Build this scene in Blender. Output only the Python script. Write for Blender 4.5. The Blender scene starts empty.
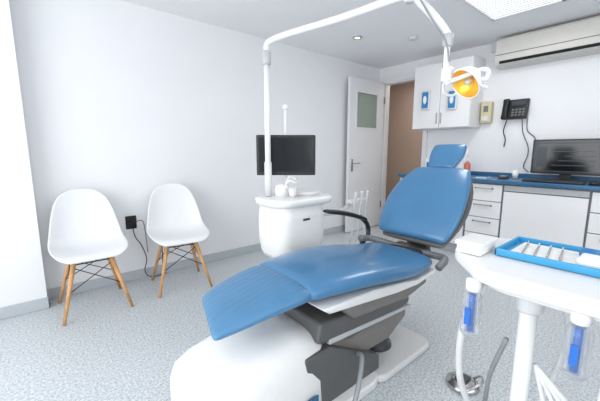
import bpy, math
from mathutils import Vector, Matrix
H=1.2
sc=bpy.context.scene
sc.view_settings.view_transform='Standard'
sc.view_settings.look='None'
sc.view_settings.exposure=0.0

# ---------------------------------------------------------------- materials
def srgb(c):
    return tuple(((x/255)/12.92 if x/255<=0.04045 else ((x/255+0.055)/1.055)**2.4) for x in c)+(1,)
def mat(name,c,rough=.5,metal=0,noise=.04,scale=30,emit=0,trans=0,alpha=1,coat=0,bump=0,spec=.5):
    m=bpy.data.materials.new(name);m.use_nodes=True
    nt=m.node_tree;b=nt.nodes['Principled BSDF']
    col=srgb(c)
    b.inputs['Roughness'].default_value=rough
    b.inputs['Metallic'].default_value=metal
    b.inputs['Specular IOR Level'].default_value=spec
    tc=nt.nodes.new('ShaderNodeTexCoord');n=nt.nodes.new('ShaderNodeTexNoise')
    n.inputs['Scale'].default_value=scale;n.inputs['Detail'].default_value=3
    nt.links.new(tc.outputs['Object'],n.inputs['Vector'])
    r=nt.nodes.new('ShaderNodeValToRGB')
    r.color_ramp.elements[0].position=.3;r.color_ramp.elements[1].position=.7
    r.color_ramp.elements[0].color=tuple(x*(1-noise) for x in col[:3])+(1,)
    r.color_ramp.elements[1].color=tuple(min(1,x*(1+noise)) for x in col[:3])+(1,)
    nt.links.new(n.outputs['Fac'],r.inputs['Fac']);nt.links.new(r.outputs['Color'],b.inputs['Base Color'])
    if bump:
        bp=nt.nodes.new('ShaderNodeBump');bp.inputs['Strength'].default_value=bump;bp.inputs['Distance'].default_value=.01
        nt.links.new(n.outputs['Fac'],bp.inputs['Height']);nt.links.new(bp.outputs['Normal'],b.inputs['Normal'])
    if emit:
        b.inputs['Emission Color'].default_value=col;b.inputs['Emission Strength'].default_value=emit
    if trans: b.inputs['Transmission Weight'].default_value=trans
    if coat: b.inputs['Coat Weight'].default_value=coat
    b.inputs['Alpha'].default_value=alpha
    return m
M={}
M['wall']=mat('wall_paint',(235,236,238),.8,noise=.01,scale=3,spec=.2)
M['ceil']=mat('ceiling_paint',(244,244,246),.9,noise=.01,scale=3,spec=.1)
M['white']=mat('white_plastic',(232,232,231),.3,noise=.01)
M['offw']=mat('offwhite_plastic',(216,217,217),.35,noise=.02)
M['shell']=mat('chair_shell_white',(226,228,230),.4,noise=.01)
M['lam']=mat('white_laminate',(232,232,233),.35,noise=.01,scale=5)
M['ac']=mat('ac_plastic',(208,206,200),.4,noise=.02)
M['beige']=mat('beige_plastic',(206,196,162),.5)
M['black']=mat('black_plastic',(22,23,25),.35)
M['dgrey']=mat('dark_grey_plastic',(62,64,66),.4)
M['mgrey']=mat('mid_grey_plastic',(88,88,88),.42)
M['grey']=mat('grey_plastic',(112,114,117),.4)
M['tan']=mat('warm_grey_cover',(122,118,114),.45)
M['lgrey']=mat('light_grey_plastic',(182,185,188),.4)
M['chrome']=mat('brushed_steel',(190,190,190),.22,metal=1)
M['screen']=mat('screen_black',(14,17,21),.12)
M['wood']=mat('beech_wood',(206,156,104),.45,noise=.15,scale=18)
M['blue']=mat('blue_vinyl',(66,120,162),.3,noise=.05,scale=6,coat=.25,bump=.03)
M['countb']=mat('blue_laminate',(44,98,138),.3,noise=.05)
M['trayb']=mat('tray_blue',(52,150,198),.35)
M['bluel']=mat('label_blue',(50,128,185),.4)
M['blued']=mat('bright_blue_plastic',(38,104,190),.3)
M['clear']=mat('clear_plastic',(235,240,246),.08,trans=.85,noise=.01,alpha=.5)
M['glass']=mat('frosted_glass',(158,168,160),.25,noise=.05)
M['taupe']=mat('corridor_paint',(172,150,135),.8,noise=.02,scale=3)
M['red']=mat('soap_pink',(205,110,92),.3)
M['yellow']=mat('lamp_reflector_gold',(246,190,70),.25,metal=.5,noise=.08,scale=20,emit=.15)
M['wtext']=mat('paper_white',(236,236,232),.8)
M['panel']=mat('diffuser_glow',(250,252,255),.6,emit=2.0)
M['spot']=mat('downlight_glow',(255,225,180),.6,emit=4)
M['grey2']=mat('ui_grey',(58,64,70),.3,emit=.1)
M['gtrim']=mat('cove_vinyl',(184,190,195),.5,noise=.08,scale=150)
M['cablew']=mat('white_hose',(215,217,219),.4)
M['cableg']=mat('grey_hose',(140,144,148),.4)

def floor_mat():
    m=bpy.data.materials.new('speckled_vinyl');m.use_nodes=True;nt=m.node_tree;b=nt.nodes['Principled BSDF']
    tc=nt.nodes.new('ShaderNodeTexCoord')
    n=nt.nodes.new('ShaderNodeTexNoise');n.inputs['Scale'].default_value=80;n.inputs['Detail'].default_value=8;n.inputs['Roughness'].default_value=.85
    r=nt.nodes.new('ShaderNodeValToRGB');e=r.color_ramp.elements
    e[0].position=.38;e[0].color=srgb((132,140,147));e[1].position=.62;e[1].color=srgb((234,237,238))
    x=r.color_ramp.elements.new(.5);x.color=srgb((194,200,204))
    nt.links.new(tc.outputs['Object'],n.inputs['Vector']);nt.links.new(n.outputs['Fac'],r.inputs['Fac'])
    nt.links.new(r.outputs['Color'],b.inputs['Base Color']);b.inputs['Roughness'].default_value=.38
    return m
M['floor']=floor_mat()
def quilt_mat():
    m=mat('blue_vinyl_ribbed',(72,124,164),.38,noise=.06,scale=8,coat=.2)
    nt=m.node_tree;b=nt.nodes['Principled BSDF']
    tc=nt.nodes.new('ShaderNodeTexCoord')
    w=nt.nodes.new('ShaderNodeTexWave');w.wave_type='BANDS';w.bands_direction='Y';w.inputs['Scale'].default_value=9;w.inputs['Distortion'].default_value=.6
    bp=nt.nodes.new('ShaderNodeBump');bp.inputs['Strength'].default_value=.35;bp.inputs['Distance'].default_value=.004
    nt.links.new(tc.outputs['Object'],w.inputs['Vector']);nt.links.new(w.outputs['Fac'],bp.inputs['Height']);nt.links.new(bp.outputs['Normal'],b.inputs['Normal'])
    return m
M['quilt']=quilt_mat()

# ---------------------------------------------------------------- helpers
def group(name,loc=(0,0,0),rot=0,local=False):
    e=bpy.data.objects.new(name,None);bpy.context.collection.objects.link(e)
    e.location=loc;e.rotation_euler=(0,0,rot);e.empty_display_size=.1
    e['off']=0 if local else 1
    return e
def mk(name,vs,fs,m,parent=None,smooth=False,bevel=0,seg=2,subs=0,solid=0,autos=False):
    me=bpy.data.meshes.new(name);me.from_pydata([tuple(v) for v in vs],[],fs);me.update()
    import bmesh
    bm=bmesh.new();bm.from_mesh(me);bmesh.ops.recalc_face_normals(bm,faces=bm.faces)
    bm.to_mesh(me);bm.free()
    o=bpy.data.objects.new(name,me);bpy.context.collection.objects.link(o)
    me.materials.append(M[m])
    if smooth: me.polygons.foreach_set('use_smooth',[True]*len(me.polygons))
    if solid:
        s=o.modifiers.new('s','SOLIDIFY');s.thickness=solid;s.offset=0
    if subs:
        s=o.modifiers.new('u','SUBSURF');s.levels=subs;s.render_levels=subs
    if bevel:
        b=o.modifiers.new('b','BEVEL');b.width=bevel;b.segments=seg;b.limit_method='ANGLE';b.angle_limit=math.radians(40)
        me.polygons.foreach_set('use_smooth',[True]*len(me.polygons))
        w=o.modifiers.new('w','WEIGHTED_NORMAL')
    if parent:
        o.parent=parent
        if parent['off']: o.location=-Vector(parent.location)
    return o
CF=[(0,3,2,1),(4,5,6,7),(0,1,5,4),(1,2,6,5),(2,3,7,6),(3,0,4,7)]
def bv(lo,hi):
    x0,y0,z0=lo;x1,y1,z1=hi
    return [(x0,y0,z0),(x1,y0,z0),(x1,y1,z0),(x0,y1,z0),(x0,y0,z1),(x1,y0,z1),(x1,y1,z1),(x0,y1,z1)]
def box(name,lo,hi,m,parent=None,bevel=0,seg=2,xf=None):
    vs=bv(lo,hi)
    if xf: vs=[xf@Vector(v) for v in vs]
    return mk(name,vs,CF,m,parent,bevel=bevel,seg=seg)
def boxes(name,L,m,parent=None,bevel=0,xf=None):
    vs=[];fs=[]
    for lo,hi in L:
        k=len(vs);v=bv(lo,hi)
        if xf: v=[xf@Vector(q) for q in v]
        vs+=v;fs+=[tuple(i+k for i in f) for f in CF]
    return mk(name,vs,fs,m,parent,bevel=bevel)
def loft(name,rings,m,parent=None,subs=0,cap=True,smooth=True,bevel=0):
    n=len(rings[0]);vs=[v for r in rings for v in r];fs=[]
    for i in range(len(rings)-1):
        for j in range(n):
            a=i*n+j;b=i*n+(j+1)%n;fs.append((a,b,b+n,a+n))
    if cap:
        fs.append(tuple(range(n))[::-1]);fs.append(tuple(range((len(rings)-1)*n,len(rings)*n)))
    return mk(name,vs,fs,m,parent,smooth=smooth,subs=subs,bevel=bevel)
def catmull(P,k=8):
    P=[Vector(p) for p in P]
    if len(P)<3: return P
    Q=[P[0]*2-P[1]]+P+[P[-1]*2-P[-2]];out=[]
    for i in range(1,len(Q)-2):
        for s in range(k):
            t=s/k;a,b,c,d=Q[i-1:i+3]
            out.append(.5*((2*b)+(c-a)*t+(2*a-5*b+4*c-d)*t*t+(-a+3*b-3*c+d)*t**3))
    out.append(P[-1]);return out
def tube(name,P,r,m,parent=None,n=12,k=8,curve=True,r2=None):
    Q=catmull(P,k) if curve else [Vector(p) for p in P]
    rings=[];L=len(Q);ref=None
    for i,q in enumerate(Q):
        t=(Q[min(i+1,L-1)]-Q[max(i-1,0)]).normalized()
        if ref is None:
            ref=t.orthogonal().normalized()
        ref=(ref-t*ref.dot(t)).normalized();s=t.cross(ref)
        rr=r if r2 is None else r+(r2-r)*i/(L-1)
        rings.append([q+(ref*math.cos(a)+s*math.sin(a))*rr for a in [2*math.pi*j/n for j in range(n)]])
    return loft(name,rings,m,parent)
def lathe(name,c,prof,m,parent=None,n=28,axis=None,cap=True,solid=0):
    rings=[]
    R=Matrix.Identity(3) if axis is None else Vector((0,0,1)).rotation_difference(Vector(axis).normalized()).to_matrix()
    for r,z in prof:
        rings.append([Vector(c)+R@Vector((r*math.cos(2*math.pi*j/n),r*math.sin(2*math.pi*j/n),z)) for j in range(n)])
    return loft(name,rings,m,parent,cap=cap)
def prism(name,pts,z0,z1,m,parent=None,bevel=0,seg=2,plane='z',xf=None):
    n=len(pts)
    def P(a,b,c): return (a,b,c) if plane=='z' else ((a,c,b) if plane=='y' else (c,a,b))
    vs=[P(a,b,z0) for a,b in pts]+[P(a,b,z1) for a,b in pts]
    if xf: vs=[xf@Vector(v) for v in vs]
    fs=[tuple(range(n))[::-1],tuple(range(n,2*n))]+[(i,(i+1)%n,(i+1)%n+n,i+n) for i in range(n)]
    return mk(name,vs,fs,m,parent,bevel=bevel,seg=seg)
def rrect(x0,y0,x1,y1,r,k=6):
    o=[]
    for cx,cy,a0 in [(x1-r,y1-r,0),(x0+r,y1-r,90),(x0+r,y0+r,180),(x1-r,y0+r,270)]:
        for i in range(k+1):
            a=math.radians(a0+90*i/k);o.append((cx+r*math.cos(a),cy+r*math.sin(a)))
    return o
def rpoly(P,r,k=5):
    o=[];n=len(P)
    for i in range(n):
        p=Vector(P[i]);a=(Vector(P[i-1])-p);b=(Vector(P[(i+1)%n])-p)
        rr=min(r,a.length*.45,b.length*.45);A=p+a.normalized()*rr;B=p+b.normalized()*rr
        for j in range(k+1):
            t=j/k;o.append(tuple(A*(1-t)**2+p*2*t*(1-t)+B*t*t))
    return o
def frame(o,fwd,up=(0,0,1)):
    x=Vector(fwd).normalized();u=Vector(up);y=u.cross(x).normalized();z=x.cross(y)
    m=Matrix((x,y,z)).transposed().to_4x4();m.translation=Vector(o);return m

# ---------------------------------------------------------------- room
X0,X1,Y0,Y1,ZC=-1.6,4.29,-1.7,3.19,2.44
box('floor',(X0-.1,Y0-.1,-.1),(X1,Y1+.1,0),'floor')
box('ceiling',(X0-.1,Y0-.1,ZC),(X1+1.5,Y1+.8,ZC+.1),'ceil')
box('wall_back',(X0-.1,Y1,0),(X1+.1,Y1+.1,ZC),'wall')
DY0,DY1,DZ=2.40,3.08,2.215
boxes('wall_right',[((X1,Y0-.1,0),(X1+.1,DY0,ZC)),((X1,DY1,0),(X1+.1,Y1,ZC)),((X1,DY0,DZ),(X1+.1,DY1,ZC))],'wall')
WY0,WY1,WZ0,WZ1=-.9,2.5,.35,2.3
boxes('wall_left',[((X0-.1,Y0-.1,0),(X0,WY0,ZC)),((X0-.1,WY1,0),(X0,Y1,ZC)),((X0-.1,WY0,0),(X0,WY1,WZ0)),((X0-.1,WY0,WZ1),(X0,WY1,ZC))],'wall')
FX0,FX1=-.9,2.6
boxes('wall_front',[((X0,Y0-.1,0),(FX0,Y0,ZC)),((FX1,Y0-.1,0),(X1,Y0,ZC)),((FX0,Y0-.1,0),(FX1,Y0,.9)),((FX0,Y0-.1,2.2),(FX1,Y0,ZC))],'wall')
ym=(WY0+WY1)/2
boxes('window_1',[((X0-.08,WY0,WZ0),(X0-.03,WY0+.06,WZ1)),((X0-.08,WY1-.06,WZ0),(X0-.03,WY1,WZ1)),((X0-.08,ym-.03,WZ0),(X0-.03,ym+.03,WZ1)),((X0-.08,WY0,WZ0),(X0-.03,WY1,WZ0+.06)),((X0-.08,WY0,WZ1-.06),(X0-.03,WY1,WZ1))],'white')
xm=(FX0+FX1)/2
boxes('window_2',[((FX0,Y0-.08,.9),(FX0+.06,Y0-.03,2.2)),((FX1-.06,Y0-.08,.9),(FX1,Y0-.03,2.2)),((xm-.03,Y0-.08,.9),(xm+.03,Y0-.03,2.2)),((FX0,Y0-.08,.9),(FX1,Y0-.03,.96)),((FX0,Y0-.08,2.14),(FX1,Y0-.03,2.2))],'white')
box('wall_pilaster',(X0,3.02,0),(0.0,Y1,ZC),'wall')
boxes('baseboard_back',[((0.0,Y1-.012,0),(X1,Y1,.09))],'gtrim',bevel=.004)
boxes('baseboard_left',[((X0,3.008,0),(0.012,3.02,.09)),((0.0,3.008,0),(.012,Y1-.012,.09))],'gtrim',bevel=.004)
boxes('trim_door',[((X1-.018,DY0-.06,0),(X1,DY0,DZ+.06)),((X1-.018,DY1,0),(X1,DY1+.06,DZ+.06)),((X1-.018,DY0,DZ),(X1,DY1,DZ+.06)),
   ((X1,DY0,0),(X1+.1,DY0+.02,DZ)),((X1,DY1-.02,0),(X1+.1,DY1,DZ)),((X1,DY0,DZ-.02),(X1+.1,DY1,DZ))],'lam',bevel=.003)
boxes('wall_corridor',[((5.5,1.6,0),(5.6,4.0,ZC)),((X1+.1,3.9,0),(5.5,4.0,ZC)),((X1+.1,1.5,0),(5.6,1.6,ZC))],'taupe')
box('floor_corridor',(X1,1.5,-.1),(5.6,4.0,0),'floor')
g=group('door_1',(4.25,3.08,0))
lx0,lx1,ly0,ly1=3.47,4.24,3.06,3.10
gx0,gx1,gz0,gz1=3.61,4.09,1.52,2.02
boxes('leaf',[((lx0,ly0,.01),(gx0,ly1,2.2)),((gx1,ly0,.01),(lx1,ly1,2.2)),((gx0,ly0,.01),(gx1,ly1,gz0)),((gx0,ly0,gz1),(gx1,ly1,2.2))],'lam',g)
box('glass_pane',(gx0,ly0+.015,gz0),(gx1,ly1-.015,gz1),'glass',g)
boxes('bead',[((gx0-.015,ly0-.008,gz0-.015),(gx0+.01,ly0,gz1+.015)),((gx1-.01,ly0-.008,gz0-.015),(gx1+.015,ly0,gz1+.015)),((gx0+.01,ly0-.008,gz0-.015),(gx1-.01,ly0,gz0+.01)),((gx0+.01,ly0-.008,gz1-.01),(gx1-.01,ly0,gz1+.015))],'lam',g)
box('handle_plate',(3.515,ly0-.008,.90),(3.555,ly0,1.08),'chrome',g,bevel=.003)
tube('handle_lever',[(3.535,ly0-.006,1.02),(3.535,ly0-.05,1.02),(3.56,ly0-.055,1.02),(3.65,ly0-.055,1.02)],.009,'chrome',g)
for i,z in enumerate((.3,1.9)): box('hinge_%d'%(i+1),(lx1-.004,ly0-.012,z),(lx1+.012,ly0+.01,z+.1),'chrome',g)

# ceiling fittings
g=group('ceiling_light_panel',(2.9,1.05,ZC))
px0,px1,py0,py1=2.32,3.52,.78,1.34
boxes('frame',[((px0,py0,ZC-.02),(px1,py0+.025,ZC)),((px0,py1-.025,ZC-.02),(px1,py1,ZC)),((px0,py0,ZC-.02),(px0+.025,py1,ZC)),((px1-.025,py0,ZC-.02),(px1,py1,ZC))],'white',g)
box('diffuser',(px0+.025,py0+.025,ZC-.006),(px1-.025,py1-.025,ZC-.001),'panel',g)
boxes('louvre',[((px0+.03+i*.04,py0+.025,ZC-.018),(px0+.034+i*.04,py1-.025,ZC-.007)) for i in range(29)],'lgrey',g)
g=group('ceiling_downlight',(2.92,2.49,ZC))
lathe('ring',(2.92,2.49,ZC-.012),[(.03,.008),(.034,0),(.052,.002),(.055,.012)],'chrome',g,cap=False)
lathe('bulb',(2.92,2.49,ZC-.008),[(.001,0),(.029,0),(.029,.006)],'spot',g)
g=group('smoke_alarm',(3.39,2.09,ZC))
lathe('body',(3.39,2.09,ZC-.03),[(.001,0),(.035,0),(.05,.012),(.052,.03)],'offw',g)

# ---------------------------------------------------------------- side chairs
def side_chair(loc,rot):
    g=group('side_chair',loc,rot,local=True)
    rows=[(-.245,.432,.15,.0,0),(-.24,.452,.195,.004,0),(-.21,.468,.225,.014,0),(-.14,.463,.243,.03,0),(-.05,.45,.25,.05,0),(.04,.447,.25,.075,.15),
          (.11,.466,.248,.09,.45),(.155,.515,.242,.09,.8),(.18,.585,.232,.08,1),(.195,.665,.218,.062,1),(.207,.745,.2,.045,1),(.217,.81,.176,.03,1),(.223,.86,.14,.015,1),(.226,.888,.09,.006,1),(.227,.897,.04,.0,1)]
    vs=[];N=12
    for y,z,hw,rise,bk in rows:
        for j in range(N+1):
            s=-1+2*j/N;c=rise*abs(s)**2.4
            vs.append((hw*s,y-c*bk,z+c*(1-bk)*1.0+c*bk*.15))
    fs=[(i*(N+1)+j,i*(N+1)+j+1,(i+1)*(N+1)+j+1,(i+1)*(N+1)+j) for i in range(len(rows)-1) for j in range(N)]
    mk('shell',vs,fs,'shell',g,smooth=True,subs=1,solid=.009)
    feet=[(-.215,-.22),(.215,-.22),(.215,.215),(-.215,.215)];tops=[(-.115,-.12),(.115,-.12),(.115,.09),(-.115,.09)]
    for i,((fx,fy),(tx,ty)) in enumerate(zip(feet,tops)):
        tube('leg_%d'%(i+1),[(fx,fy,0.002),(tx,ty,.415)],.0105,'wood',g,curve=False,r2=.017)
        tube('mount_%d'%(i+1),[(tx,ty,.39),(tx*.95,ty*.95,.448)],.008,'black',g,curve=False)
    def at(i,z):
        t=z/.415;return (feet[i][0]+(tops[i][0]-feet[i][0])*t,feet[i][1]+(tops[i][1]-feet[i][1])*t,z)
    for i in range(4):
        j=(i+1)%4
        tube('brace_%d'%(i*2+1),[at(i,.20),at(j,.37)],.0035,'black',g,curve=False,n=8)
        tube('brace_%d'%(i*2+2),[at(j,.20),at(i,.37)],.0035,'black',g,curve=False,n=8)
        tube('rail_%d'%(i+1),[at(i,.39),at(j,.39)],.005,'black',g,curve=False,n=8)
    return g
side_chair((.285,2.84,0),math.radians(0))
side_chair((.95,2.82,0),math.radians(-8))

g=group('wall_socket',(.66,Y1,.55))
box('plate',(.61,Y1-.012,.49),(.70,Y1,.61),'black',g,bevel=.004)
box('plug',(.635,Y1-.045,.52),(.675,Y1-.012,.57),'black',g,bevel=.006)
tube('cable',[(.655,Y1-.04,.52),(.67,Y1-.06,.42),(.72,Y1-.03,.33),(.75,Y1-.06,.2),(.73,Y1-.05,.08),(.78,Y1-.06,.012),(.92,Y1-.05,.01)],.004,'black',g)
tube('cable_2',[(.675,Y1-.03,.55),(.74,Y1-.05,.56),(.76,Y1-.04,.45),(.77,Y1-.04,.25)],.003,'black',g)

# ---------------------------------------------------------------- worktop and base cabinets
g=group('base_cabinet',(4.0,.4,0))
CX=3.71;CY0,CY1=-1.6,2.38
box('carcass',(CX+.02,CY0,.10),(X1-.005,CY1,.86),'lam',g)
box('plinth',(CX+.07,CY0,0),(X1-.01,CY1-.01,.10),'lgrey',g)
box('worktop',(CX-.03,CY0,.86),(X1-.005,CY1+.01,.895),'countb',g,bevel=.004)
fr=[];hd=[]
def drawers(y0,y1,n):
    h=(.845-.115)/n
    for i in range(n):
        z0=.115+i*h
        fr.append(((CX,y0+.004,z0+.004),(CX+.02,y1-.004,z0+h-.004)))
        hd.append(((CX-.022,(y0+y1)/2-.09,z0+h-.05),(CX-.012,(y0+y1)/2+.09,z0+h-.038)))
        hd.append(((CX-.022,(y0+y1)/2-.09,z0+h-.05),(CX,(y0+y1)/2-.08,z0+h-.038)))
        hd.append(((CX-.022,(y0+y1)/2+.08,z0+h-.05),(CX,(y0+y1)/2+.09,z0+h-.038)))
def cdoor(y0,y1,top=False):
    fr.append(((CX,y0+.004,.119),(CX+.02,y1-.004,.841)))
cdoor(1.96,2.37);cdoor(1.53,1.95)
drawers(1.17,1.515,4);drawers(.11,.48,4);cdoor(-.5,.10)
fr.append(((CX,.494,.119),(CX+.02,1.156,.78)))
boxes('fronts',fr,'lam',g,bevel=.003)
boxes('painted_gap_shade',[((CX+.017,CY0+.01,.105),(CX+.021,CY1-.01,.855))],'grey',g)  # grey sheet behind the fronts, paints shade into the gaps between them
boxes('handles',hd,'chrome',g)
boxes('roller_top',[((CX+.002,.494,.79),(CX+.02,1.156,.845))],'lgrey',g,bevel=.003)
box('trim_1',(X1-.02,CY0,.897),(X1-.001,CY1,.94),'countb')

# wall cabinet
g=group('wall_cabinet',(4.1,2.02,1.48))
box('carcass',(3.97,1.66,1.475),(X1-.003,2.385,2.26),'lam',g)
boxes('doors',[((3.95,1.663,1.478),(3.97,2.02,2.257)),((3.95,2.025,1.478),(3.97,2.382,2.257))],'lam',g,bevel=.004)
def dispenser(y,z,g,k):
    box('glove_dispenser_%d'%k,(3.915,y-.055,z-.12),(3.95,y+.055,z+.12),'offw',g,bevel=.012,seg=3)
    box('glove_box_%d'%k,(3.909,y-.042,z-.10),(3.917,y+.042,z+.095),'bluel',g,bevel=.006)
    prism('glove_slot_%d'%k,[(y+.022*math.cos(a),z+.05*math.sin(a)) for a in [2*math.pi*i/20 for i in range(20)]],3.905,3.911,'wtext',g,plane='x')
dispenser(2.20,1.83,g,1);dispenser(1.86,1.80,g,2)
boxes('handles',[((3.935,1.99,1.53),(3.95,2.0,1.66)),((3.935,2.045,1.53),(3.95,2.055,1.66))],'chrome',g)
g=group('air_conditioner',(4.19,.97,2.12))
prof=[(4.285,2.415),(4.10,2.415),(4.075,2.39),(4.07,2.19),(4.10,2.135),(4.16,2.115),(4.285,2.115)]
prism('body',[(a,b) for a,b in prof],.44,1.49,'ac',g,plane='y',bevel=.008)
box('front_seam',(4.066,.45,2.232),(4.072,1.48,2.238),'grey',g)
Tv=Matrix.Translation((4.083,.97,2.158))@Matrix.Rotation(math.radians(-28.6),4,'Y')
box('louvre_slot',(-.006,-.47,-.014),(.006,.47,.014),'black',g,xf=Tv)
box('cable_trunking',(4.26,1.55,2.33),(4.289,1.60,2.44),'offw')
g=group('soap_dispenser',(4.25,1.58,1.65))
box('body',(4.21,1.525,1.52),(X1-.001,1.645,1.77),'beige',g,bevel=.015,seg=3)
box('lever',(4.195,1.55,1.545),(4.212,1.62,1.60),'offw',g,bevel=.004)
box('window',(4.206,1.56,1.65),(4.211,1.61,1.72),'grey',g)
g=group('wall_phone',(4.25,1.29,1.65))
T=Matrix.Translation((4.25,1.29,1.655))@Matrix.Rotation(math.radians(12),4,'Y')
box('base',(-.025,-.125,-.11),(.02,.125,.11),'black',g,bevel=.01,xf=T)
box('handset_grip',(-.065,.06,-.10),(-.04,.115,.10),'black',g,bevel=.012,seg=3,xf=T)
boxes('handset_ends',[((-.06,.055,.06),(-.02,.12,.115)),((-.06,.055,-.115),(-.02,.12,-.06))],'black',g,bevel=.012,xf=T)
box('display',(-.03,-.10,.04),(-.024,.035,.09),'grey2',g,xf=T)
boxes('keys',[((-.031,-.10+i*.034,-.08+j*.03),(-.024,-.078+i*.034,-.062+j*.03)) for i in range(4) for j in range(3)],'grey',g,xf=T)
tube('cord',[(4.23,1.36,1.54),(4.22,1.38,1.42),(4.24,1.36,1.33),(4.25,1.37,1.24)],.006,'black',g)
tube('lead',[(4.26,1.22,1.55),(4.27,1.2,1.40),(4.27,1.14,1.25),(4.26,1.13,1.15),(4.27,1.16,1.02),(4.25,1.10,.96)],.004,'black',g)
tube('lead_2',[(4.265,1.17,1.55),(4.275,1.16,1.42),(4.275,1.08,1.33),(4.27,1.06,1.18),(4.26,1.04,1.05)],.004,'black',g)
g=group('desktop_monitor',(4.1,.74,.896))
box('casing',(4.03,.46,.965),(4.07,1.03,1.31),'black',g,bevel=.006)
box('screen',(4.026,.475,.985),(4.031,1.015,1.295),'screen',g)
boxes('window_ui',[((4.0245,.49,1.265),(4.0262,1.0,1.28)),((4.0245,.90,1.03),(4.0262,.99,1.24)),((4.0245,.49,.99),(4.0262,1.0,.998))]+[((4.0245,.53,1.05+i*.045),(4.0262,.86-.05*(i%3),1.057+i*.045)) for i in range(4)],'grey2',g)
box('neck',(4.06,.70,.91),(4.09,.79,1.06),'black',g,bevel=.004)
prism('foot',rrect(3.98,.63,4.15,.86,.04),.897,.912,'black',g,bevel=.003)
g=group('keyboard',(3.83,.8,.897))
box('body',(3.75,.55,.897),(3.90,1.02,.912),'black',g,bevel=.004)
boxes('keys',[((3.76+r*.026,.56+c*.024,.911),(3.78+r*.026,.58+c*.024,.918)) for r in range(5) for c in range(19)],'dgrey',g)
g=group('computer_mouse',(3.80,.48,.897))
loft('body',[[Vector((3.80+.03*s*math.cos(a),.48+.045*math.sin(a)*s,z)) for a in [2*math.pi*i/16 for i in range(16)]] for s,z in ((1,.897),(1,.912),(.8,.922),(.4,.927))],'black',g)
g=group('paper_cup',(4.02,1.16,.897))
lathe('cup',(4.02,1.16,.897),[(.001,0),(.026,0),(.035,.09),(.033,.09),(.025,.005),(.001,.004)],'white',g)
g=group('card_reader',(3.92,1.24,.897))
box('body',(3.87,1.20,.897),(3.98,1.28,.925),'dgrey',g,bevel=.006)
box('display',(3.93,1.21,.924),(3.97,1.27,.929),'grey2',g)
boxes('keys',[((3.88+i*.016,1.212+j*.02,.924),(3.89+i*.016,1.224+j*.02,.929)) for i in range(3) for j in range(3)],'lgrey',g)
g=group('note_pad',(3.85,1.42,.897))
box('pages',(3.79,1.36,.897),(3.93,1.47,.908),'wtext',g)
box('cover',(3.79,1.36,.908),(3.93,1.47,.911),'bluel',g)
g=group('tissue_box',(4.05,2.12,.896))
box('carton',(3.98,2.06,.897),(4.12,2.18,1.10),'wtext',g,bevel=.004)
box('label',(3.976,2.08,.94),(3.981,2.16,1.05),'blued',g)
prism('tissue',[(2.09,1.09),(2.15,1.09),(2.16,1.16),(2.12,1.14),(2.10,1.17)],4.03,4.06,'wtext',g,plane='x')
g=group('hand_wash_bottle',(4.1,1.70,.896))
lathe('bottle',(4.1,1.70,.897),[(.001,0),(.035,0),(.037,.01),(.037,.13),(.03,.15),(.012,.165),(.012,.18)],'red',g)
lathe('pump',(4.1,1.70,1.07),[(.016,0),(.016,.02),(.005,.022),(.005,.06),(.012,.062),(.012,.072)],'white',g)
tube('nozzle',[(4.1,1.70,1.137),(4.05,1.71,1.135)],.006,'white',g,curve=False)

# ---------------------------------------------------------------- dental chair
g=group('dental_chair',(1.1,1.1,0))
def cushion(name,rows,m,parent,e=3.2,n=32,endr=.04,skew=0):
    C=[Vector((r[0],r[2],r[1])) for r in rows];rings=[]
    def ring(c,t,hw,ht,sk):
        nrm=Vector((-t.z,0,t.x));o=[]
        for j in range(n):
            a=2*math.pi*j/n;ca,sa=math.cos(a),math.sin(a)
            yy=hw*math.copysign(abs(ca)**(2/e),ca)
            o.append(c+Vector((0,1,0))*yy+t*yy*sk+nrm*ht*math.copysign(abs(sa)**(2/(e*.8)),sa))
        return o
    L=len(rows)
    for i,r in enumerate(rows):
        t=(C[min(i+1,L-1)]-C[max(i-1,0)]);t.y=0;t.normalize()
        sk=skew*(1-i/(L-1))
        if i==0:
            for q,s in ((1,.25),(.85,.6),(.5,.88)): rings.append(ring(C[0]-t*endr*q,t,r[3]*(1-(1-s)*.2),r[4]*s,sk))
        rings.append(ring(C[i],t,r[3],r[4],sk))
        if i==L-1:
            for q,s in ((.5,.88),(.85,.6),(1,.25)): rings.append(ring(C[i]+t*endr*q,t,r[3]*(1-(1-s)*.2),r[4]*s,sk))
    return loft(name,rings,m,parent,subs=1)
cushion('leg_rest',[(.52,.545,1.16,.165,.030),(.60,.563,1.158,.19,.036),(.71,.582,1.15,.205,.040),(.82,.597,1.14,.22,.045)],'quilt',g,skew=.3)
cushion('seat',[(.87,.60,1.135,.225,.05),(1.0,.607,1.13,.25,.055),(1.2,.60,1.125,.272,.06),(1.4,.575,1.12,.28,.062),(1.58,.545,1.115,.265,.055),(1.74,.545,1.11,.235,.05)],'blue',g)
cushion('backrest',[(1.875,.675,1.10,.25,.04),(1.915,.735,1.10,.272,.05),(1.985,.825,1.10,.28,.055),(2.06,.915,1.10,.27,.05),(2.14,.995,1.095,.243,.042),(2.195,1.045,1.09,.205,.035)],'blue',g,e=3.2)
cushion('backrest_shell',[(1.90,.635,1.10,.235,.02),(1.97,.715,1.095,.268,.03),(2.04,.80,1.09,.278,.035),(2.115,.895,1.09,.268,.03),(2.19,.975,1.09,.235,.025),(2.235,1.02,1.09,.19,.02)],'mgrey',g,e=2.8)
cushion('headrest',[(2.235,1.095,1.10,.095,.03),(2.285,1.155,1.10,.125,.035),(2.335,1.215,1.10,.12,.03)],'blue',g,endr=.03)
cushion('headrest_back',[(2.27,1.08,1.09,.09,.015),(2.325,1.14,1.09,.115,.02),(2.365,1.19,1.09,.11,.015)],'offw',g,endr=.02)
boxes('headrest_plate',[((2.30,1.00,1.07),(2.345,1.17,1.17))],'white',g,bevel=.01)
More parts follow.
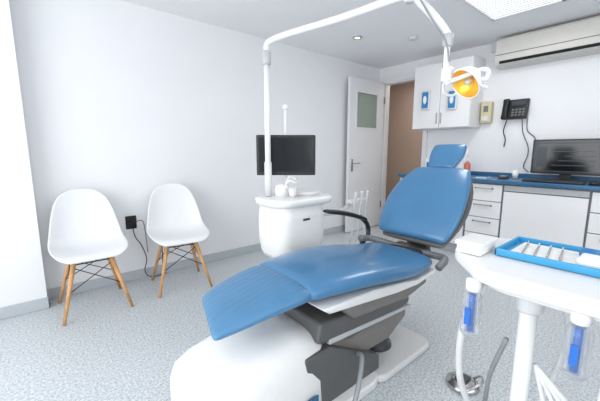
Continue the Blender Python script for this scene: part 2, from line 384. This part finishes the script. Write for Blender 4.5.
tube('headrest_stem_1',[(2.20,1.06,.98),(2.31,1.06,1.12)],.01,'chrome',g,curve=False)
tube('headrest_stem_2',[(2.20,1.14,.98),(2.31,1.14,1.12)],.01,'chrome',g,curve=False)
def slab(name,prof,y0,y1,m,bevel=.01): return prism(name,prof,y0,y1,m,g,plane='y',bevel=bevel,seg=3)
slab('seat_pan',[(.86,.55),(1.2,.54),(1.45,.51),(1.60,.485),(1.80,.50),(1.80,.475),(1.60,.455),(1.40,.465),(.90,.52)],.875,1.325,'white')
slab('seat_carrier',[(.98,.515),(1.75,.46),(1.78,.41),(1.55,.37),(1.10,.41)],.91,1.29,'tan',bevel=.02)
slab('lift_cover_upper',[(.90,.45),(1.45,.41),(1.62,.36),(1.60,.32),(1.10,.30),(.88,.36)],.93,1.27,'mgrey',bevel=.015)
slab('lift_cover_lower',[(.85,.35),(1.15,.31),(1.62,.30),(1.62,.23),(1.45,.15),(.85,.15)],.95,1.25,'tan',bevel=.02)
slab('lift_arm',[(.80,.33),(.95,.33),(1.32,.13),(1.32,.05),(.80,.05)],.915,1.30,'mgrey')
slab('lift_trim',[(.95,.36),(1.62,.315),(1.62,.295),(.95,.335)],.925,1.275,'lgrey',bevel=.004)
rings=[]
for x,zt,yh in [(.365,.24,.17),(.37,.30,.19),(.39,.335,.205),(.45,.365,.215),(.60,.40,.222),(.78,.42,.222),(.90,.40,.215),(.96,.34,.20),(.97,.20,.195)]:
    r=[];yc=1.13
    for j in range(24):
        a=math.pi*j/23;ca,sa=math.cos(a),math.sin(a)
        r.append(Vector((x,yc+yh*math.copysign(abs(ca)**.45,ca),.03+(zt-.03)*abs(sa)**.4)))
    rings.append(r)
loft('base_casing',rings,'white',g)
prism('base_plate',rrect(.34,.87,1.30,1.38,.08),0.0,.05,'white',g,bevel=.01)
prism('rear_foot',rrect(1.25,.86,1.80,1.22,.08),0.0,.045,'offw',g,bevel=.015)
lathe('rear_column',(1.5,1.08,.04),[(.10,0),(.095,.02),(.07,.05),(.065,.22)],'dgrey',g)
box('base_badge',(.80,.898,.12),(.86,.905,.15),'countb',g)
tube('yoke',[(1.70,1.38,.60),(1.80,1.34,.585),(1.84,1.10,.56),(1.84,.90,.565),(1.80,.83,.57),(1.72,.825,.54)],.022,'grey',g)
boxes('back_hinge',[((1.74,.98,.46),(1.94,1.22,.58))],'dgrey',g,bevel=.02)
box('back_spine',(-.03,-.08,0),(.03,.08,.35),'dgrey',g,bevel=.02,xf=Matrix.Translation((1.93,1.10,.50))@Matrix.Rotation(math.radians(38),4,'Y'))
tube('armrest_post',[(1.72,1.38,.56),(1.80,1.39,.60),(1.80,1.40,.68),(1.72,1.40,.745)],.016,'black',g)
cushion('armrest_pad',[(1.40,.822,1.39,.03,.014),(1.50,.805,1.39,.035,.016),(1.62,.775,1.39,.035,.016),(1.73,.735,1.39,.03,.014)],'black',g,endr=.03)
tube('power_hose',[(1.15,.94,.20),(1.10,.86,.24),(1.0,.80,.16),(.92,.78,.05),(.8,.72,.015),(.6,.66,.012)],.011,'cableg',g)

# ---------------------------------------------------------------- cuspidor unit
g=group('cuspidor_unit',(1.4,1.78,0))
rings=[]
for z,ins in ((.455,.05),(.465,.03),(.50,.012),(.60,.0),(.75,.0),(.83,.012)):
    rings.append([Vector((a,b,z)) for a,b in rrect(1.19+ins,1.60+ins,1.62-ins,1.94-ins,.10-ins*.5,k=8)])
loft('body',rings,'white',g)
rings=[]
for z,ins in ((.82,.03),(.835,.0),(.868,-.005),(.878,.004),(.880,.03)):
    rings.append([Vector((a,b,z)) for a,b in rrect(1.17+ins,1.585+ins,1.69-ins,1.955-ins,.12-ins*.5,k=8)])
loft('top_tray',rings,'white',g)
lathe('basin',(1.53,1.76,.87),[(.04,-.01),(.085,0),(.105,.025),(.11,.04),(.103,.04),(.085,.02),(.03,.006),(.001,.004)],'offw',g)
tube('tap_spout',[(1.38,1.80,.87),(1.38,1.80,.96),(1.41,1.79,.985),(1.45,1.78,.965)],.010,'white',g)
tube('rinse_spout',[(1.42,1.84,.87),(1.42,1.84,.98),(1.45,1.83,1.01),(1.49,1.81,.98)],.009,'white',g)
lathe('tap_housing',(1.36,1.82,.87),[(.055,0),(.055,.06),(.045,.085),(.02,.095),(.001,.10)],'white',g)
lathe('rinse_cup',(1.36,1.70,.878),[(.001,0),(.022,0),(.03,.07),(.028,.07),(.02,.004),(.001,.003)],'offw',g)
box('badge',(1.37,1.598,.73),(1.43,1.604,.745),'dgrey',g)
tube('support_column',[(1.42,1.72,.49),(1.42,1.60,.36),(1.42,1.52,.22),(1.42,1.51,.02)],.035,'offw',g)
lathe('column_flange',(1.42,1.51,0),[(.001,0),(.06,0),(.06,.015),(.04,.03)],'offw',g)
tube('assistant_arm',[(1.58,1.78,.72),(1.75,1.80,.70),(1.92,1.78,.70),(2.0,1.74,.76)],.018,'offw',g)
box('holder_bar',(1.95,1.68,.77),(2.16,1.74,.80),'white',g,bevel=.008)
for i in range(3):
    x=1.98+i*.075
    tube('handpiece_%d'%(i+1),[(x,1.66,.87),(x,1.67,.80),(x,1.68,.72)],.013,'offw',g,r2=.009)
    tube('suction_hose_%d'%(i+1),[(x,1.68,.72),(x,1.69,.55),(x-.03,1.72,.38),(x-.15,1.74,.33),(1.70-.02*i,1.78,.45),(1.58,1.78,.58)],.009,'cablew',g)

g=group('treatment_monitor',(1.45,1.86,.882))
Tm=frame((1.44,1.875,1.165),(-.62,-.785,0))
box('casing',(-.015,-.215,-.145),(.015,.215,.145),'black',g,bevel=.008,xf=Tm)
box('screen',(.0145,-.195,-.12),(.0165,.195,.127),'screen',g,xf=Tm)
tube('post',[(1.475,1.925,.882),(1.475,1.925,1.30),(1.465,1.91,1.50)],.012,'white',g)
box('post_cap',(1.445,1.89,1.49),(1.485,1.93,1.53),'white',g,bevel=.012)
box('bracket',(-.05,-.04,-.04),(-.014,.04,.04),'offw',g,xf=Tm)

# ---------------------------------------------------------------- operating light
g=group('dental_operating_light',(1.27,1.86,.882))
tube('pole',[(1.27,1.86,.882),(1.27,1.86,1.80)],.020,'white',g,curve=False)
tube('pole_sleeve',[(1.27,1.86,.882),(1.27,1.86,1.12)],.026,'offw',g,curve=False)
lathe('swivel',(1.27,1.86,1.76),[(.026,0),(.03,.01),(.03,.08),(.022,.09)],'lgrey',g)
tube('long_arm',[(1.27,1.86,1.84),(1.272,1.857,1.885),(1.285,1.82,1.908),(1.33,1.69,1.925),(1.45,1.36,1.95),(1.55,1.10,1.985),(1.60,1.03,2.0)],.019,'white',g,r2=.022)
lathe('elbow',(1.605,1.02,1.965),[(.001,0),(.03,.002),(.032,.01),(.032,.09),(.001,.10)],'white',g)
tube('spring_arm',[(1.605,1.02,2.05),(1.63,1.0,1.99),(1.615,.90,1.875),(1.612,.835,1.79),(1.60,.80,1.74)],.024,'white',g,r2=.019)
tube('arm_cable',[(1.59,.98,2.0),(1.58,.88,1.84),(1.575,.80,1.72),(1.59,.78,1.62)],.004,'cableg',g)
lathe('knuckle',(1.60,.80,1.69),[(.001,0),(.02,.002),(.024,.01),(.024,.06),(.001,.07)],'lgrey',g)
tube('yoke_stem',[(1.60,.80,1.71),(1.60,.80,1.56),(1.61,.79,1.52)],.014,'white',g)
box('joint_block',(1.585,.77,1.53),(1.635,.82,1.60),'white',g,bevel=.012,seg=3)
Tl=frame((1.655,.715,1.525),(-.74,.32,-.58))
def xl(p): return Tl@Vector(p)
ax=(Tl.to_3x3()@Vector((1,0,0)))
lathe('head_shell',xl((0,0,0)),[(.001,-.06),(.03,-.056),(.055,-.04),(.072,-.01),(.082,.02),(.076,.024),(.073,.018)],'white',g,axis=ax,cap=False)
lathe('reflector',xl((0,0,0)),[(.075,.018),(.066,.0),(.045,-.02),(.02,-.03),(.001,-.032)],'yellow',g,axis=ax,cap=False)
lathe('bulb_shield',xl((0,0,0)),[(.001,.015),(.012,.01),(.014,-.01),(.01,-.03)],'offw',g,axis=ax)
tube('yoke_arm',[(1.61,.79,1.53),xl((-.02,.095,.03)),xl((-.01,.095,-.01)),xl((0,.078,0))],.011,'white',g)
for s in (1,-1):
    tube('grab_handle_%d'%(1 if s>0 else 2),[xl((-.01,s*.075,.03)),xl((.02,s*.105,.042)),xl((.05,s*.115,0)),xl((.02,s*.105,-.042)),xl((-.01,s*.075,-.03))],.0065,'white',g)

# ---------------------------------------------------------------- delivery unit
g=group('instrument_delivery_unit',(1.15,.2,0))
prism('tray_body',rpoly([(.985,-.30),(1.47,-.30),(1.47,.42),(1.36,.53),(1.16,.51),(.985,.35)],.06),.805,.85,'white',g,bevel=.014,seg=3)
prism('tray_underbody',rpoly([(1.03,-.25),(1.38,-.25),(1.38,.40),(1.30,.46),(1.18,.46),(1.03,.33)],.05),.78,.805,'offw',g,bevel=.008)
tube('column',[(1.12,.25,.785),(1.12,.25,.03)],.024,'white',g,curve=False)
lathe('column_collar',(1.12,.25,.715),[(.026,0),(.036,.01),(.04,.055),(.05,.065)],'offw',g)
lathe('foot',(1.12,.25,0),[(.001,0),(.19,0),(.19,.02),(.15,.035),(.04,.045),(.03,.07)],'offw',g)
tube('swing_arm',[(1.06,.36,.785),(1.08,.42,.60),(1.14,.44,.38),(1.22,.42,.20),(1.18,.33,.06)],.012,'offw',g)
def bottle(x,y,k):
    lathe('bottle_%d'%k,(x,y,.62),[(.001,0),(.024,.002),(.029,.012),(.029,.03),(.026,.045),(.029,.06),(.029,.12),(.024,.14),(.016,.15)],'clear',g)
    lathe('bottle_core_%d'%k,(x,y,.635),[(.001,0),(.009,0),(.009,.12),(.001,.12)],'blued',g)
    lathe('bottle_cap_%d'%k,(x,y,.768),[(.017,0),(.022,.003),(.022,.036),(.012,.04)],'white',g)
    box('bottle_label_%d'%k,(x-.032,y-.008,.665),(x-.028,y+.008,.72),'blued',g)
bottle(1.02,.375,1);bottle(1.025,.12,2)
for i in range(4):
    y=.06-.05*i;x=1.0
    tube('instrument_hose_%d'%(i+1),[(x,y,.805),(x-.01,y,.60),(x+.03,y+.02,.35),(x+.10,y+.05,.22),(1.12,y+.1,.35),(1.13,.22,.55)],.007,'cablew',g)
tube('foot_control_hose',[(1.12,.30,.60),(1.20,.36,.40),(1.30,.40,.20),(1.38,.45,.05),(1.46,.50,.012)],.008,'cableg',g)
tube('air_hose',[(1.22,.20,.78),(1.30,.18,.60),(1.32,.22,.35),(1.30,.30,.12),(1.38,.38,.015)],.008,'cablew',g)
g=group('instrument_tray',(1.26,.22,.85))
bx0,bx1,by0,by1=1.17,1.41,-.06,.375
boxes('rim',[((bx0,by0,.852),(bx0+.008,by1,.876)),((bx1-.008,by0,.852),(bx1,by1,.876)),((bx0,by0,.852),(bx1,by0+.008,.876)),((bx0,by1-.008,.852),(bx1,by1,.876))],'trayb',g,bevel=.003)
box('base',(bx0+.006,by0+.006,.852),(bx1-.006,by1-.006,.857),'trayb',g)
boxes('paper_liner',[((bx0+.035,by0+.03,.857),(bx1-.025,by1-.03,.862))],'wtext',g)
boxes('gauze_pack',[((1.20,.05,.862),(1.29,.17,.888)),((1.29,.0,.862),(1.36,.10,.882))],'wtext',g,bevel=.008)
for i in range(4):
    y=.21+i*.033
    tube('instrument_%d'%(i+1),[(1.225,y,.866),(1.33,y+.015,.866),(1.36,y+.018,.873)],.003,'chrome',g)
lathe('kidney_cup',(1.34,.16,.862),[(.001,0),(.022,0),(.028,.022),(.026,.022),(.02,.003),(.001,.002)],'bluel',g)
g=group('gauze_box',(1.16,.44,.851))
box('carton',(1.11,.395,.852),(1.24,.475,.888),'wtext',g,bevel=.004)
box('lid',(1.105,.39,.880),(1.245,.48,.896),'white',g,bevel=.004)
g=group('foot_pedal',(1.6,.6,0))
lathe('disc',(1.60,.60,0),[(.001,0),(.075,0),(.08,.008),(.075,.022),(.05,.035),(.001,.038)],'chrome',g)
tube('guard',[(1.52,.58,.01),(1.53,.54,.05),(1.60,.51,.065),(1.67,.54,.05),(1.68,.58,.01)],.006,'chrome',g)
box('switch',(1.57,.57,.035),(1.63,.63,.05),'dgrey',g,bevel=.006)

# ---------------------------------------------------------------- lights
def area(name,loc,rot,sx,sy,e,col=(1,1,1)):
    l=bpy.data.lights.new(name,'AREA');l.shape='RECTANGLE';l.size=sx;l.size_y=sy;l.energy=e;l.color=col
    o=bpy.data.objects.new(name,l);bpy.context.collection.objects.link(o);o.location=loc;o.rotation_euler=rot
area('window_light',(X0-.12,ym,(WZ0+WZ1)/2),(0,math.radians(-90),0),1.9,3.3,78,(.965,.985,1))
area('window_light_front',(xm,Y0-.12,1.55),(math.radians(90),0,0),3.4,1.25,28,(.985,.99,1))
area('ceiling_panel_lamp',(2.92,1.06,ZC-.03),(0,0,0),1.1,.45,14,(1,.98,.95))
area('corridor_lamp',(4.95,2.8,ZC-.05),(0,0,0),.6,.6,9,(1,.95,.88))
w=bpy.data.worlds.new('w');sc.world=w;w.use_nodes=True
bg=w.node_tree.nodes['Background'];bg.inputs[0].default_value=(.92,.96,1,1);bg.inputs[1].default_value=1.0

# ---------------------------------------------------------------- camera
cd=bpy.data.cameras.new('camera');c=bpy.data.objects.new('camera',cd);bpy.context.collection.objects.link(c)
p=math.radians(8.9);yw=math.radians(50)
fw=Vector((math.cos(yw)*math.cos(p),math.sin(yw)*math.cos(p),-math.sin(p)))
c.location=(0,0,H);c.rotation_euler=fw.to_track_quat('-Z','Y').to_euler()
cd.sensor_width=36;cd.lens=320/600*36;cd.clip_start=.05
sc.camera=c
